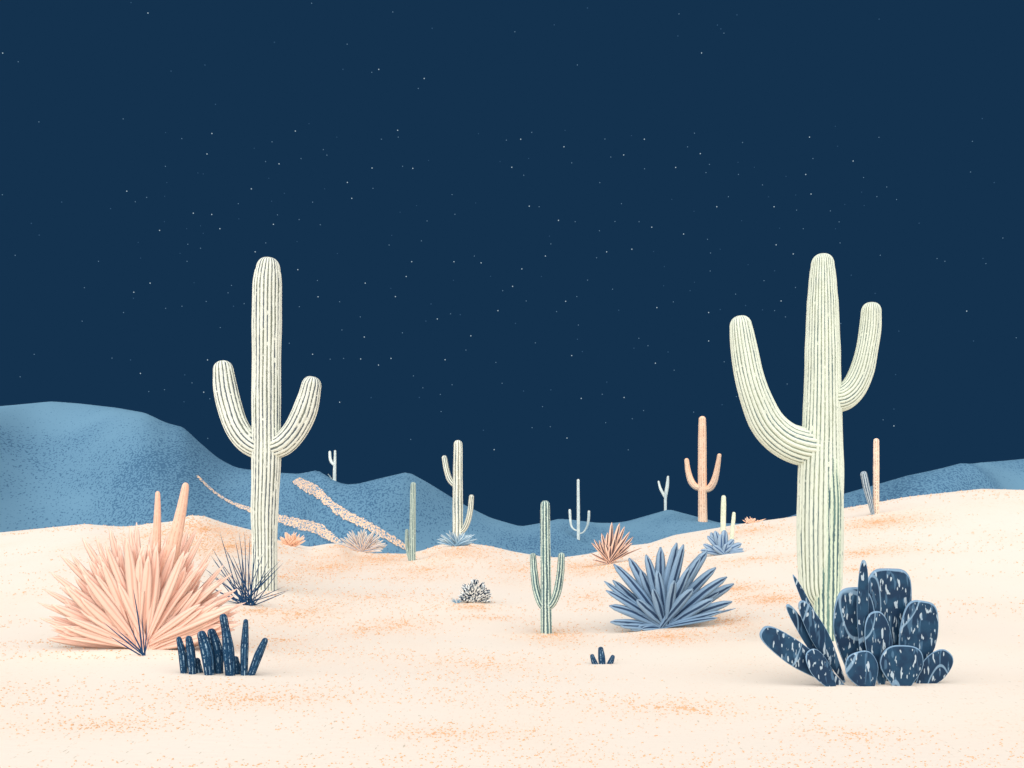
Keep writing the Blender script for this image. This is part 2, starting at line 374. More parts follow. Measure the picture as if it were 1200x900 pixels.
trail([(346, 563), (360, 574), (378, 588), (396, 600), (415, 611), (432, 620), (450, 629), (470, 639), (480, 645)], .30, .38, 'wide peach gravel trail running straight down the blue hill')

# ------------------------------------------------------------------ cactus builders
def limb(name, pts, y, ribs, mat, parent, dy=0.0, depth=.06, tipk=1.05, per=7, seed=0, flat=1.0):
    """ribbed tapering limb; pts are (u, v, half width) in photo pixels from root to tip at distance y; dy = lean towards (-) or away (+)"""
    k = y / F; P = []
    n = len(pts)
    for i, (u, v, h) in enumerate(pts):
        q = at(u, v, y); P.append([q.x, q.y + dy * h * k * 0 + dy * (i / max(1, n - 1)), q.z, h * k])
    Q = catmull(P, 9); L = [0]
    seg = max(24, ribs * per)
    for i in range(1, len(Q)): L.append(L[-1] + (Vector(Q[i][:3]) - Vector(Q[i-1][:3])).length)
    ph = random.random() * 9; sd_ = random.random() * 50
    rings = []
    for i, q in enumerate(Q):
        T = (Vector(Q[min(len(Q)-1, i+1)][:3]) - Vector(Q[max(0, i-1)][:3])).normalized()
        rr = q[3] * (1 + .035 * noise.noise(Vector((L[i] / q[3] * .45, sd_, 0))))
        rings.append((Vector(q[:3]), T, rr, L[i] / q[3] * .5))
    c, T, r, vv = rings[-1]
    for j in range(1, 9):
        a = j / 9 * math.pi / 2 * 1.0
        rings.append((c + T * r * tipk * math.sin(a), T, r * math.cos(a) ** .8, vv + math.sin(a) * .5))
    tip = c + T * r * tipk
    V, Fc, U = [], [], []
    for (c, T, r, vv) in rings:
        N = (Vector((0, 1, 0)) - T * T.y).normalized(); B = T.cross(N)
        for s in range(seg):
            a = 2 * math.pi * s / seg
            rad = r * (1 - depth * (.5 - .5 * math.cos(ribs * a)) ** 1.4 * 1.6 + depth * .6)
            V.append(c + B * math.cos(a) * rad + N * math.sin(a) * rad * flat)
    nr = len(rings)
    for i in range(nr - 1):
        for s in range(seg):
            t = (s + 1) % seg; Fc.append((i*seg+s, i*seg+t, (i+1)*seg+t, (i+1)*seg+s))
            u0, u1 = s / seg * ribs + ph // 1, (s + 1) / seg * ribs + ph // 1
            U += [(u0, rings[i][3]+ph), (u1, rings[i][3]+ph), (u1, rings[i+1][3]+ph), (u0, rings[i+1][3]+ph)]
    V.append(tip); ti = len(V) - 1
    for s in range(seg):
        Fc.append(((nr-1)*seg+s, (nr-1)*seg+(s+1) % seg, ti)); u0 = s / seg * ribs
        U += [(u0, rings[-1][3]+ph), (u0 + ribs / seg, rings[-1][3]+ph), (u0, rings[-1][3]+ph+.05)]
    Fc = [tuple(reversed(f)) for f in Fc]; W = []; k0 = 0
    for f in Fc: W += list(reversed(U[k0:k0+len(f)])); k0 += len(f)
    return build(name, V, Fc, mat, parent, W)

def thing(name, loc, label, cat, group=None):
    o = bpy.data.objects.new(name, None); C.objects.link(o); o.location = loc; o.empty_display_size = .3
    return tag(o, label, cat, group)

SG = 'saguaro cacti standing on the dunes and hills'
def saguaro(base, trunk, arms, label, mat, ribs=20, ground=on_sand, aribs=None, y=None, extra=(), cat='cactus', trunk_name='trunk', depth=.06, sink=5):
    loc = ground(*base); d = loc.y if y is None else y
    t = thing('saguaro_cactus', loc, label, cat, SG)
    tr = [(trunk[0][0], max(trunk[0][1], base[1]) + sink, trunk[0][2])] + list(trunk[1:])
    limb(trunk_name, tr, d, ribs, M[mat], t, depth=depth)
    for i, a in enumerate(arms):
        limb('arm', a, d, aribs or max(8, ribs - 6), M[mat], t, dy=(-.012 if i % 2 else .01) * d, depth=depth)
    return t, d

# tall left cactus
saguaro((310, 690), [(310, 690, 14), (310, 640, 14.2), (310, 600, 15.2), (312, 540, 16.2), (312, 470, 16.5), (312.5, 400, 16.5), (313, 345, 16.6), (313.5, 327, 15.9), (314.2, 316, 13.6)],
        [[(309, 526, 12), (298, 523, 13), (286, 514, 13.8), (275, 498, 14.3), (267, 476, 14.3), (261.5, 454, 13.6), (258.5, 433, 11.8)],
         [(313, 527, 12), (331, 521, 13.5), (345, 508, 14), (356, 490, 14.2), (363, 472, 13.2), (367.5, 455, 11.2)]],
        'tall cream saguaro on the left with two raised arms, grass at its foot', 'cream', 22, depth=.05)
# tall right cactus with its lower front stem
t, d = saguaro((966, 748), [(967, 748, 16.5), (966.5, 724, 16.8), (966, 706, 17.6), (962, 690, 23.6), (961.3, 670, 25), (961, 645, 25.7), (961, 600, 26), (962, 550, 25), (963.5, 500, 22.5), (964, 440, 20.5), (964, 380, 18.5), (964, 335, 15.6), (964, 311, 13.2)],
        [[(962, 526, 21), (940, 523, 22), (919, 514, 21), (901, 496, 19.5), (889, 470, 18), (880, 440, 16.6), (874, 405, 15), (871, 381, 12.8)],
         [(968, 469, 14), (985, 467, 15.2), (998, 456, 14.6), (1007, 437, 13.6), (1012.5, 412, 12.4), (1015.5, 388, 11.8), (1015.8, 369, 11)]],
        'tallest pale green saguaro, two upraised arms, rising behind the prickly pear', 'green', 29, depth=.05)
limb('side_stem', [(969, 762, 14), (969, 700, 14.5), (970, 640, 14.5), (970.5, 580, 14), (970, 545, 12), (969, 536, 10)], d - .16, 16, M['greenlow'], t, depth=.07)
# middle cacti
saguaro((537, 634), [(536.5, 634, 6.2), (536.5, 600, 6.1), (536.5, 560, 5.6), (536.8, 530, 5.2), (536.8, 521, 5)],
        [[(537, 569, 3), (531, 566.5, 3.3), (526, 560, 3.4), (522.5, 549, 3.3), (520, 536, 3)],
         [(538, 625, 3), (544, 620, 3.1), (548.5, 611, 3.2), (551.6, 598, 3.1), (553, 583, 2.8)]],
        'cream saguaro on the dune crest with high left arm and low right arm', 'cream_small', 9)
saguaro((640, 742), [(640.3, 742, 6.6), (640, 710, 6.2), (639.5, 660, 5.8), (639, 620, 5.6), (639, 592, 5.2)],
        [[(640, 715, 3.6), (633.5, 706, 4.4), (628.5, 690, 4.4), (626, 670, 4.1), (624.8, 652, 3.5)],
         [(640, 713, 3.6), (647, 707, 4.2), (653, 692, 4.5), (656.2, 671, 4.3), (657.2, 651, 3.7)]],
        'teal striped saguaro with two arms close to its trunk, mid sand', 'teal', 9, depth=.1)
t, d = saguaro((483, 657), [(483.2, 657, 3.8), (483.6, 620, 3.6), (484, 580, 3.3), (484.3, 568, 3)], [[(481, 659, 1.6), (478, 647, 2.4), (476, 634, 2.3), (475.6, 622, 2.0)]],
        'slim grey green cactus with one tiny low stem beside it', 'grey_small', 9)
# peach cactus and far ones on the hills
saguaro((823.5, 611), [(823.5, 611, 5.4), (823.3, 590, 5), (823, 550, 4.9), (823, 510, 4.6), (823, 492, 4.1)],
        [[(823, 571.5, 3.2), (816.5, 570.5, 3.6), (811.3, 564, 3.9), (808.3, 553, 3.3), (806.8, 539, 2.7)],
         [(824, 574, 3.4), (831, 572, 4), (835.5, 564, 3.9), (838.3, 550, 3.1), (840, 535, 2.3)]],
        'peach saguaro with two arms standing on the right slope of the blue hill', 'peach_c', 9, on_hill, sink=3)
saguaro((392, 563), [(392, 563, 2), (392.2, 548, 1.8), (392.6, 537, 1.5), (392.7, 529, 1.3)],
        [[(391.5, 545, 1.4), (388, 541.5, 1.7), (385.6, 537, 1.7), (384.4, 529, 1.5)], [(391, 564, .5), (389, 561, .7), (387.7, 558, .6), (387.3, 556.5, .4)]],
        'tiny white cactus with one raised left arm on the blue ridge', 'white_c', 8, on_hill, aribs=8, sink=3)
saguaro((677.5, 632), [(677.8, 632, 1.8), (677.8, 600, 1.8), (677.6, 575, 1.6), (677.6, 563, 1.5)],
        [[(677, 622, .8), (673, 620.5, .9), (670, 616.5, 1.1), (668.9, 609, 1.5), (668.4, 598, 1.5)],
         [(678, 625.5, .8), (683, 624, .9), (687, 618, 1.1), (688.8, 610, 1.5), (689.1, 600, 1.4)]],
        'thin white cactus shaped like a trident on the low blue hill', 'white_c', 8, on_hill, aribs=8, sink=2)
saguaro((779.8, 597), [(779.8, 597, 1.5), (779.8, 585, 1.6), (780.5, 578, 2), (782, 569, 2), (782.8, 559, 1.3)],
        [[(780, 584, 1.3), (777.5, 578, 1.6), (775, 572, 1.5), (773.5, 564, 1.1)]],
        'tiny white forked cactus on the peak of the right blue hill', 'white_c', 8, on_hill, aribs=8, sink=3)
saguaro((847.5, 622), [(847.3, 622, 3.1), (847.6, 605, 3), (847.9, 590, 2.9), (848, 583, 2.5)], [],
        'taller armless pale green cactus behind the small blue agave, beside the peach saguaro', 'pale_green', 9)
saguaro((857, 632), [(857, 632, 2.2), (858.5, 618, 2.2), (859.6, 608, 2.2), (860, 602, 1.9)], [],
        'shorter armless pale green cactus behind the small blue agave', 'pale_green', 9)
t, d = saguaro((1026.5, 602), [(1026.3, 602, 3.5), (1026.6, 580, 3.5), (1026.8, 545, 3.4), (1026.8, 517, 3.2)], [],
        'armless pale peach cactus column on the right dune crest beside a dark leaning stem', 'peach_light', 9)
limb('side_stem', [(1023.5, 606, 1.8), (1020, 590, 2.9), (1015.5, 572, 3.7), (1012.2, 556, 3.7)], d - .1, 9, M['bluewhite'], t)

# ------------------------------------------------------------------ leaves
class Leaves:
    def __init__(s): s.V, s.F, s.U, s.n = [], [], [], 0
    def blade(s, a, b, w, sag=.15, face=None, tipw=.12, wide=.45, thick=.22, n=10, basew=.5, curl=0.0):
        """lens-section blade from a to b, half width w (metres)"""
        a = Vector(a); b = Vector(b); L = (b - a).length
        up = Vector((0, 0, 1)); mid = (a + b) / 2 + up * L * sag + Vector((curl * L, 0, 0))
        i0 = len(s.V); f = Vector(face or (0, -1, .35)).normalized(); K = 6
        for i in range(n + 1):
            t = i / n
            p = a * (1-t)**2 + mid * 2*t*(1-t) + b * t*t
            T = ((mid - a) * (1-t) + (b - mid) * t).normalized()
            S_ = T.cross(f); S_ = S_.normalized() if S_.length > 1e-4 else Vector((1, 0, 0)); N = S_.cross(T)
            if N.dot(f) < 0: N = -N
            if t < wide: ww = lerp(basew, 1, sm(t / wide))
            else: ww = lerp(1, tipw, ((t - wide) / (1 - wide)) ** 2.2)
            if i == n: ww = tipw * .35
            ww *= w
            for k in range(K):
                an = 2 * math.pi * k / K
                s.V.append(p + S_ * math.cos(an) * ww + N * math.sin(an) * ww * thick)
        s.n += 1
        uk = [0, .28, .72, 1.0, .72, .28]
        for i in range(n):
            for k in range(K):
                k2 = (k + 1) % K; s.F.append((i0+i*K+k, i0+i*K+k2, i0+(i+1)*K+k2, i0+(i+1)*K+k))
                e = lambda q: s.n + .02 + .96 * (1 - uk[q])
                s.U += [(e(k), i/n), (e(k2), i/n), (e(k2), (i+1)/n), (e(k), (i+1)/n)]
        s.F.append(tuple(i0 + n*K + k for k in range(K))); s.U += [(s.n + .5, 1)] * K
    def make(s, name, mat, parent=None, loc=None): return build(name, s.V, s.F, mat, parent, s.U, loc=loc)

def jit(a): return random.uniform(-a, a)
def rosette(name, base, tips, mat, label, cat, group=None, ground=on_sand, spread=.5, sag=.1, extra=None, bw=2.0, **kw):
    """tips: (u, v, half width px[, depth lean]) round a foot at base=(u,v)"""
    g = ground(*base); y = g.y; k = y / F; lf = Leaves()
    for tp in tips:
        u, v, h = tp[:3]
        L = math.hypot(u - base[0], v - base[1]) * k
        dep = tp[3] * L if len(tp) > 3 else jit(spread) * L
        yy = y + dep; b = at(u, v, yy)
        gz = float(ground_z(ground)(np.array([b.x]), np.array([b.y]))[0]); b.z = max(b.z, gz + h * k * .6)
        a = g + Vector((jit(bw) * k, dep * .08 + jit(bw) * k * .5, -.5 * k + .2 * h * k))
        lf.blade(a, b, h * k, sag=sag + jit(.05), face=(jit(.35), -1, .45 + jit(.2)), curl=jit(.02), **kw)
    if extra: extra(lf, g, y, k)
    o = lf.make(name, M[mat], loc=g); tag(o, label, cat, group); return o, g, y
def ground_z(fn): return sand_z if fn is on_sand else hill_z

def fan(base, r0, r1, a0, a1, n, h, vs_=1.0):
    out = []
    for i in range(n):
        a = R(lerp(a0, a1, (i + .5 + jit(.35)) / n)); r = random.uniform(r0, r1)
        out.append((base[0] + math.cos(a) * r, base[1] - math.sin(a) * r * vs_, h * random.uniform(.8, 1.2)))
    return out

# big blue agave
AG = 'agave plants on the sand'
tips = [(719, 661, 6, .35), (737, 654, 6.5, .5), (757, 650, 5.5, .3), (774, 641, 6.5, .4), (793, 636, 6.5, .25), (801, 638, 5.5, .1), (829, 645, 7, .4), (821, 652, 5.5, .1),
        (839, 665, 5.5, .3), (852, 676, 5.5, .15), (860, 684, 6, .3), (858, 705, 5.5, 0), (847, 716, 3.6, -.2), (841, 724, 3.0, -.3), (862, 713, 1.6, 0), (708, 681, 4.2, .2),
        (710, 692, 5, 0), (718, 680, 5.5, .4), (714, 710, 6, -.1), (715, 729, 4.8, -.25), (727, 734, 4, -.35), (739, 739, 4, -.4), (752, 740, 3.4, -.5), (750, 667, 6, .5),
        (765, 690, 5.5, -.3), (790, 680, 5.5, -.35), (812, 690, 5.5, -.3), (746, 703, 5.5, -.3), (836, 702, 5, -.2), (770, 668, 5.5, .1), (808, 665, 5.5, 0), (728, 700, 5.5, .2), (844, 692, 5, .3)]
rosette('agave', (777, 736), [(q[0], q[1], q[2] * 1.12) + tuple(q[3:]) for q in tips], 'blue_leaf', 'large slate blue agave with thick strap leaves and dark stripes', 'agave', AG,
        sag=.05, tipw=.42, wide=.5, basew=.45, thick=.2, bw=5)
# small blue agave
tips = [(833, 624, 4.2, .4), (838, 622, 4.6, .3), (849, 621, 5, .3), (829, 628, 4, .3), (860, 632, 4, .2), (869, 637, 4, .1), (871, 643, 3, 0), (872, 649, 2, -.2), (824, 638, 4, .1),
        (821, 645, 3.4, 0), (836, 640, 4, -.2), (852, 637, 4, -.2), (845, 626, 4.4, .1), (857, 640, 3.5, -.3), (860, 651, 1.6, -.3)]
rosette('agave', (847, 650), tips, 'small_blue_leaf', 'small pale blue agave on the dune in front of the two armless cacti', 'agave', AG, sag=.06, tipw=.5, wide=.5, basew=.5, bw=3)
# peach agave with dark edges
tips = [(693, 636, 1.8), (696, 632, 2), (702, 633, 2.2), (705, 625, 2.6, .2), (712, 624, 3, .2), (717, 612, 3.2, .1), (726, 613, 3.2, .1), (732, 617, 2.6, .1), (738, 623, 2.4), (742, 629, 2.6),
        (752, 642, 1.2, 0), (692, 648, 1.4, 0), (694, 656, 1.2, -.1), (737, 645, 2), (721, 630, 3, -.1), (709, 636, 2.6, -.1), (730, 632, 3, -.1), (715, 640, 2.6, -.2), (700, 642, 2), (734, 638, 2.4), (741, 636, 2.2)]
rosette('agave', (714, 661), tips, 'peach_dark_leaf', 'peach spiky agave with dark leaf edges on the crest left of the large blue agave', 'agave', AG, sag=.03, tipw=.25, wide=.5, basew=.5, spread=.35, bw=2.5)
# cream/blue agave on the left crest
tips = fan((425, 646), 22, 34, -2, 182, 34, 1.9, .85) + fan((425, 646), 12, 22, 10, 170, 20, 1.9, .9)
rosette('agave', (425, 647), tips, 'cream_leaf', 'cream agave with blue edged leaves at the foot of the wide trail', 'agave', AG, sag=.05, tipw=.35, bw=4)
# ice-blue rosette round the middle cactus
tips = fan((536, 638), 14, 27, 3, 177, 34, 1.5, .68)
rosette('desert_grass', (536, 640), tips, 'ice_leaf', 'icy blue spiky rosette around the foot of the middle cream saguaro', 'plant', sag=.04, tipw=.2, spread=.7, bw=5)
# peach bush left crest
tips = fan((342, 638), 10, 19, 5, 175, 44, 1.4, .9)
rosette('desert_shrub', (342, 640), tips, 'orange_tuft', 'small peach shrub on the crest right of the tall left saguaro', 'shrub', sag=.02, tipw=.2, spread=.8, bw=5)
# orange tufts on the right and left crest
tips = fan((879, 611), 3, 8, 15, 165, 22, .9, .8) + [(870 + i * 3.1, 610 - random.uniform(0, 3.5), .7) for i in range(10)]
rosette('desert_shrub', (881, 613), tips, 'orange_tuft', 'low orange shrub tuft on the right dune crest beside the tallest saguaro', 'shrub', sag=.02, tipw=.3, bw=7)
# grass round the left cactus
tips = [(258, 623, .75, 0), (275, 633, .75, .1), (280, 624, .8, .1), (287, 624, .8, 0), (293, 626, .7), (246, 651, .9), (249, 655, .8), (238, 664, .8), (236, 681, .8), (250, 691, .9), (251, 693, .8),
        (263, 704, 1), (267, 647, .8), (262, 640, .7), (272, 650, .7), (328, 656, .9, -.2), (331, 660, .8, -.3), (331, 688, .9), (341, 691, .8), (336, 694, .6), (300, 640, .7, -.3), (305, 650, .7, -.3), (298, 632, .7, -.3), (309, 646, .7, -.35),
        (315, 655, .8, -.3), (320, 664, .8, -.3), (325, 672, .7, -.3), (284, 640, .7), (290, 650, .7), (255, 670, .8), (258, 680, .8), (244, 672, .7), (269, 692, .9), (276, 680, .9), (283, 672, .9), (313, 690, .8, -.3)]
tips = [(u + jit(1), v + jit(1), .62, (q[0] if q else jit(.1))) for (u, v, h, *q) in tips] + [(random.uniform(242, 338), random.uniform(640, 690), .5, jit(.3)) for _ in range(5)]
rosette('desert_grass', (290, 709), tips, 'navy_grass', 'clump of thin navy grass blades at the foot of the tall left saguaro', 'grass clump', sag=.035, tipw=.2, basew=1.0, thick=.5, wide=.25, spread=.12, bw=10)

# spiky dark bush
def ball(lf, g, y, k):
    pass
tips = []
for i in range(135):
    a = R(random.uniform(-2, 182)); r = 23 * random.uniform(.3, 1) ** .6
    tips.append((556 + math.cos(a) * r * .93, 704 - math.sin(a) * r * 1.15, 1.35, random.uniform(-.7, .5)))
rosette('desert_shrub', (557, 706), tips, 'dashed', 'round white and navy twiggy shrub alone on the sand between the middle cacti', 'shrub', sag=.0, tipw=.7, thick=.9, n=8, bw=3)
tips = fan((536, 706), 5, 12, 15, 165, 12, .5, .7)
rosette('desert_grass', (536, 707), tips, 'ice_leaf', 'tiny grey grass sprig left of the round twiggy shrub', 'grass clump', sag=.02, tipw=.2, bw=2)

# huge peach agave, lower left, with two tall stalks
base = (168, 760); g = on_sand(*base); y = g.y; k = y / F
t = thing('agave', g, 'huge peach agave with two tall finger stalks in the lower left corner', 'agave', AG)
lf = Leaves()
tp = [(143, 626, 4, .2), (152, 616, 5, .1), (163, 640, 4, 0), (172, 640, 4, .1), (205, 650, 4.5, .3), (196, 625, 5, .3), (212, 640, 5, .2), (231, 618, 4.5, .2), (240, 622, 3.5, .1), (250, 640, 3.5, 0), (247, 655, 4, 0),
      (262, 662, 4, .1), (256, 680, 4, -.1), (272, 672, 3.2, .1), (278, 690, 3.5, .1), (268, 700, 4, -.1), (288, 706, 3.2, .1), (281, 716, 3.4, 0), (262, 722, 4, -.1), (276, 730, 3, -.1), (252, 738, 3, -.2),
      (128, 618, 5, .2), (112, 628, 4, .1), (96, 630, 5, .2), (82, 648, 4, .1), (70, 650, 4.5, .1), (58, 670, 4, 0), (50, 690, 4, .1), (44, 706, 3.5, 0), (46, 724, 3.5, 0), (60, 738, 3.5, -.1), (76, 748, 3, -.2),
      (180, 618, 6, .4), (160, 612, 5, .4), (220, 618, 5.5, .4)]
for i in range(210):
    a = R(lerp(5, 175, (i * .618034) % 1.0) + jit(2)); r = random.uniform(.45, 1.0) ** .6 * random.uniform(118, 136)
    tp.append((168 + math.cos(a) * r * .93, 757 - math.sin(a) * r, random.uniform(3.6, 6.2), random.uniform(-.22, .16)))
for (u, v, h, dl) in tp:
    L = math.hypot(u - 168, v - 758) * k; b = at(u, v, y + dl * L)
    b.z = max(b.z, float(sand_z(np.array([b.x]), np.array([b.y]))[0]) + .03)
    lf.blade(g + Vector((jit(9) * k, dl * .1 + jit(.05), -.02)), b, h * k * 1.15, sag=.02 + jit(.03), face=(jit(.2), -1, .3), tipw=.22, wide=.6, basew=.42, thick=.08, curl=jit(.04), n=12)
lf.make('leaves', M['peach_leaf'], t)
limb('stalk', [(172, 756, 6), (178, 700, 7.5), (183, 640, 5.2), (184.5, 600, 3.8), (184.8, 580, 2.8)], y + .12, 9, M['stalk'], t, depth=.03, tipk=1.6)
limb('stalk', [(172, 756, 6), (188, 700, 9), (203, 640, 8), (212, 600, 6), (217, 572, 4.2)], y + .10, 9, M['stalk'], t, depth=.03, tipk=1.6)
# dark dry blades in front of it
tips = [(156, 690, .9, -.2), (152, 733, .8, -.3), (166, 718, .7, -.2), (137, 738, .9, -.2), (158, 745, .8, -.3), (172, 730, .7, -.25), (176, 742, .6, -.3), (120, 728, .8, -.2), (128, 745, .8, -.3)]
rosette('desert_grass', (168, 768), tips, 'navy_grass', 'few thin dark blades in front of the huge peach agave', 'grass clump', sag=.03, tipw=.15, basew=1, thick=.6, wide=.25, bw=3)

# navy finger cactus clump
fing = [[(216, 792, 4), (214, 768, 4.6), (210, 750, 3.2)], [(226, 795, 4.2), (224, 768, 5), (221.5, 750, 4)], [(246, 797, 5), (243, 768, 7), (237, 746, 5.5)], [(256, 797, 5), (254, 765, 7.2), (248.5, 743, 5.2)],
        [(270, 797, 5), (268, 765, 6.5), (265, 742, 5), (262, 725, 4.5)], [(286, 795, 4), (286.5, 762, 4.6), (287.5, 740, 3.7), (288, 729, 2.8)], [(292, 797, 4), (302, 770, 4.8), (310, 752, 3.6)], [(278, 799, 5), (277, 785, 5.5), (276, 774, 4)], [(234, 799, 5), (232, 787, 5.5), (231, 776, 4)]]
g = on_sand(258, 790)
t = thing('finger_cactus', g, 'clump of navy finger cacti with pale streaks below the peach agave', 'cactus')
for i, f in enumerate(fing): limb('stem', f, g.y + jit(.12), 8, M['navy'], t, depth=.07, tipk=1.3)
g = on_sand(705, 778)
t = thing('finger_cactus', g, 'small low navy cactus of three stubby stems on the sand below the large blue agave', 'cactus')
for f in ([(706, 781, 3.6), (705, 770, 4), (704, 761, 3)], [(699, 781, 3), (696, 775, 3.2), (694, 769, 2.4)], [(713, 781, 3), (716, 775, 3.2), (718, 770, 2.4)]): limb('stem', f, g.y + jit(.03), 8, M['navy'], t, depth=.07)

# prickly pear
def pad(a, b, hw, y, parent, dy=0.0, sq=2.4, thick=.06, wide=.62, turn=0.0, name='pad'):
    """flat cactus pad from foot a to top b (photo pixels), half width hw px, at distance y"""
    k = y / F; A = at(*a, y); B = at(*b, y + dy); ax = (B - A); L = ax.length; T = ax.normalized()
    S_ = T.cross(Vector((turn, -1, .1)).normalized()).normalized(); N = S_.cross(T); hwm = hw * k
    V, Fc, U = [], [], []; NA, NR = 56, 9; rows = []
    def edge(an):
        c, s_ = math.cos(an), math.sin(an)
        e = 2 / sq; x = abs(c) ** e * (1 if c >= 0 else -1); z = abs(s_) ** e * (1 if s_ >= 0 else -1)
        tt = (z + 1) / 2; wd = lerp(.42, 1, sm(min(1, tt / wide))) if tt < wide else 1
        return x * wd * (1 + .03 * math.sin(3 * an + L * 9)), z
    for side in (1, -1):
        for r in range(NR + 1 if side == 1 else NR):
            rr = r / NR; rr_ = math.sin(rr * math.pi / 2)
            row = []
            for j in range(NA):
                x, z = edge(2 * math.pi * j / NA)
                h = thick * hwm * 2.2 * math.sqrt(max(0, 1 - rr_ ** 3.2)) * side
                V.append(A + T * L * (.5 + .5 * z * rr_) + S_ * x * rr_ * hwm + N * h); row.append((len(V) - 1, rr_))
            rows.append((side, row))
    fr = [r for s_, r in rows if s_ == 1]; bk = [r for s_, r in rows if s_ == -1] + [fr[-1]]
    for lst, flip in ((fr, False), (bk, True)):
        for i in range(len(lst) - 1):
            for j in range(NA):
                j2 = (j + 1) % NA; q = (lst[i][j], lst[i+1][j], lst[i+1][j2], lst[i][j2])
                if flip: q = q[::-1]
                if i == 0: q = tuple(dict((c[0], c) for c in q).values())
                Fc.append(tuple(c[0] for c in q)); U += [(c[1], j / NA) for c in q]
    return build(name, V, Fc, M['pad'], parent, U)
g = on_sand(1005, 800)
yy = g.y
t = thing('prickly_pear', g, 'dark navy prickly pear with pale rimmed pads in front of the tallest saguaro', 'cactus')
pads = [((990, 806), (892, 738), 15, -.16, 2.9, .0), ((985, 806), (922, 708), 7.5, .06, 2.3, .1), ((990, 800), (938, 704), 11, .0, 2.3, -.1), ((985, 790), (929, 673), 5, .12, 1.8, .1), ((980, 812), (948, 762), 13, -.26, 2.6, .2),
        ((1004, 802), (1000, 688), 25, .04, 3.0, -.12), ((1010, 786), (1012, 656), 7, -.10, 2.5, 0), ((1040, 806), (1042, 666), 28, .12, 4.6, .06), ((1034, 806), (1026, 716), 17, -.16, 2.5, .1),
        ((1020, 812), (1004, 764), 20, -.28, 2.8, 0), ((1066, 806), (1082, 704), 24, .0, 3.4, .1), ((1056, 812), (1058, 756), 25, -.26, 3.0, -.1), ((1072, 812), (1112, 764), 16, -.1, 2.6, .1)]
for (a, b, hw, dd, sq, tn) in pads: pad(a, b, hw, yy + dd, t, jit(.05), sq, turn=tn)

# ------------------------------------------------------------------ stars
z1 = [(257,69,0),(342,101,1),(501,74,2),(941,61,2),(818,118,1),(724,152,0),(1013,22,0),(475,182,2),(256,247,1),(784,222,1),(855,234,2),(971,206,1),(427,282,0),(455,287,0),(263,333,0),(801,310,0),(709,366,2),(52,378,2),(157,411,1),(97,434,1),(252,405,0),(883,389,0),(640,444,1),(816,431,0),(1032,436,1),(403,494,2),(500,501,2),(847,503,1),(961,528,1),(825,553,2),(643,524,0),(250,539,0),(225,585,2),(368,576,0),(441,561,0),(543,576,2),(455,600,0),(112,648,0),(374,658,1),(785,651,1),(950,644,0),(441,679,1),(729,698,2),(333,706,0),(125,731,0),(370,748,1),(954,792,2),(175,863,2),(407,861,0),(604,875,1)]
z2 = [(40,159,1),(59,188,1),(111,93,0),(346,104,1),(432,57,2),(435,93,1),(858,75,0),(1005,109,1),(297,256,2),(458,247,1),(512,258,2),(595,216,0),(972,222,0),(1034,252,2),(167,332,2),(47,366,0),(302,363,1),(190,416,2),(719,396,1),(844,440,0),(532,454,0),(445,489,0),(734,500,1),(587,535,1),(24,555,1),(401,611,0),(387,662,1),(557,640,1),(114,707,0),(506,750,2),(729,750,2),(836,720,1),(872,756,2),(477,828,2),(9,849,1),(261,863,2),(726,848,0),(922,827,0),(396,890,0)]
z3 = [(104,68,1),(46,104,2),(280,57,0),(274,144,2),(490,103,1),(630,85,0),(698,104,2),(962,72,1),(926,144,1),(589,187,2),(521,198,1),(88,206,0),(315,229,1),(699,260,1),(863,253,2),(62,294,1),(463,333,1),(577,444,1),(843,421,0),(91,457,2),(143,460,1),(960,484,0),(245,532,2),(333,539,1),(543,538,1),(670,539,1),(737,568,2),(461,587,1),(905,604,2),(197,615,0),(205,656,1),(632,684,2),(499,698,2),(446,729,1),(176,720,2),(747,696,0),(803,776,0),(52,788,2),(155,828,0),(399,847,1),(800,877,0),(962,858,0),(3,880,2),(530,895,1)]
z4 = [(715,36,0),(579,93,2),(945,94,1),(226,121,1),(727,141,0),(3,180,2),(597,206,1),(51,237,1),(809,219,2),(202,226,0),(288,252,0),(33,280,1),(204,290,1),(559,290,2),(455,300,0),(864,306,1),(331,345,1),(986,356,1),(151,407,1),(587,393,2),(506,398,0),(363,408,0),(854,383,0),(934,407,1),(1038,422,1),(90,460,2),(392,460,2),(765,448,0),(511,478,1),(689,482,1),(867,454,0),(735,540,1),(221,534,0),(421,573,0),(546,576,1),(716,576,0),(41,632,1),(403,661,2),(740,651,1),(108,684,0),(57,704,1),(493,709,2),(952,716,1),(255,766,0),(395,798,0),(55,799,1),(339,850,1),(505,886,1),(799,821,0)]
z5 = [(89,56,2),(87,88,0),(257,141,1),(343,130,1),(471,105,1),(586,59,1),(671,116,1),(615,130,0),(35,163,1),(545,242,1),(909,325,1),(962,132,1),(72,413,0),(124,484,2),(478,413,2),(168,580,1),(251,570,1),(396,534,1),(358,492,0),(458,583,2),(490,618,1),(354,634,0),(479,827,1),(1032,383,2)]
z6 = [(12,80,2),(126,106,1),(420,79,2),(235,186,1),(138,255,1),(256,292,2),(457,270,1),(641,197,2),(711,170,1),(762,174,0),(581,208,0),(608,118,0),(986,48,1),(961,153,2),(818,286,2),(792,361,1),(682,412,2),(397,405,2),(237,408,2),(147,405,1),(76,409,1),(331,440,2),(515,497,1),(565,560,1),(657,595,1),(719,544,1),(546,611,0),(950,426,1),(983,536,1),(126,636,2),(292,612,0),(661,685,1),(884,784,0),(501,832,1),(941,886,2),(395,36,0)]
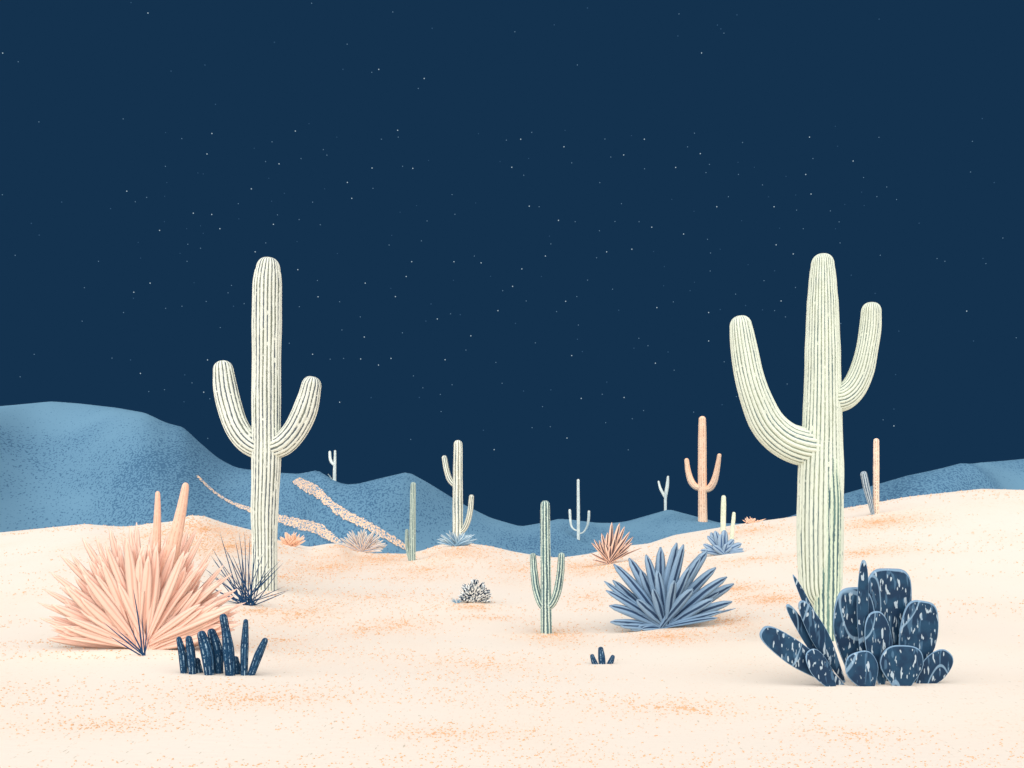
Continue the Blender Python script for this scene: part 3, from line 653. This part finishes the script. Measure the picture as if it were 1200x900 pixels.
z7 = [(531,42,1),(75,102,1),(283,104,2),(342,79,1),(235,158,1),(764,137,2),(851,107,1),(939,48,0),(18,220,0),(350,229,1),(563,151,0),(345,304,0),(123,323,1),(669,299,1),(717,338,1),(371,369,0),(315,390,2),(643,351,0),(823,371,0),(756,430,2),(855,467,1),(500,530,0),(205,571,0),(61,577,0),(365,616,2),(476,594,1),(591,611,2),(161,659,1),(694,680,1),(634,723,1),(494,744,1),(106,770,1),(202,765,1),(290,825,2),(613,887,1),(958,688,1)]
z8 = [(189,66,1),(47,163,2),(108,147,0),(242,126,0),(429,102,2),(395,153,1),(331,149,0),(452,186,1),(744,221,1),(925,62,0),(47,313,2),(1050,261,0),(129,423,1),(1033,490,0),(461,540,1),(193,606,1),(118,649,0),(1024,672,0),(967,729,1),(1024,761,2)]
stars = []
for z, ox, oy in ((z1, 137, 140), (z2, 370, 140), (z3, 600, 140), (z4, 820, 140), (z5, 137, 330), (z6, 370, 330), (z7, 600, 330), (z8, 820, 330)):
    stars += [(ox + a / 4.5, oy + b / 4.5, m) for a, b, m in z]
keep = []
for s_ in stars:
    if all(abs(s_[0]-q[0]) + abs(s_[1]-q[1]) > 3 for q in keep): keep.append(s_)
stars = keep
rs = random.Random(5)
while len(stars) < 352 or 0:
    u, v = rs.uniform(2, 1198), rs.uniform(2, 560)
    if 135 < u < 1065 and v > 140: continue
    if (u < 137 and v > 460) or (u > 1063 and v > 520): continue
    stars.append((u, v, rs.choice((0, 0, 1, 1, 2))))
star_m = [mat_emit('faint_star_light', srgb(52, 84, 114), 1), mat_emit('star_light', srgb(98, 130, 154), 1), mat_emit('bright_star_light', srgb(170, 192, 202), 1)]
star_me = []
for i in range(3):
    bm = bmesh.new(); bmesh.ops.create_icosphere(bm, subdivisions=2, radius=(.85, .9, 1.05)[i]); me = bpy.data.meshes.new('star')
    bm.to_mesh(me); bm.free(); me.materials.append(star_m[i]); star_me.append(me)
stars.sort(key=lambda s_: -s_[2])
print('STARS', len(stars))
for (u, v, m) in stars[:298]:
    o = bpy.data.objects.new('star', star_me[m]); C.objects.link(o); o.location = at(u, v, 1900)
    tag(o, 'tiny pale star in the clear navy night sky above the cacti', 'star', 'stars scattered over the night sky')
rest = stars[298:]
if rest:
    bm = bmesh.new()
    for (u, v, m) in rest:
        r = bmesh.ops.create_icosphere(bm, subdivisions=1, radius=1.2); bmesh.ops.translate(bm, verts=r['verts'], vec=at(u, v, 1900))
    me = bpy.data.meshes.new('faint_stars'); bm.to_mesh(me); bm.free(); me.materials.append(star_m[0])
    o = bpy.data.objects.new('faint_stars', me); C.objects.link(o); tag(o, 'faintest stars scattered thinly over the navy night sky', 'stars', None, 'stuff')
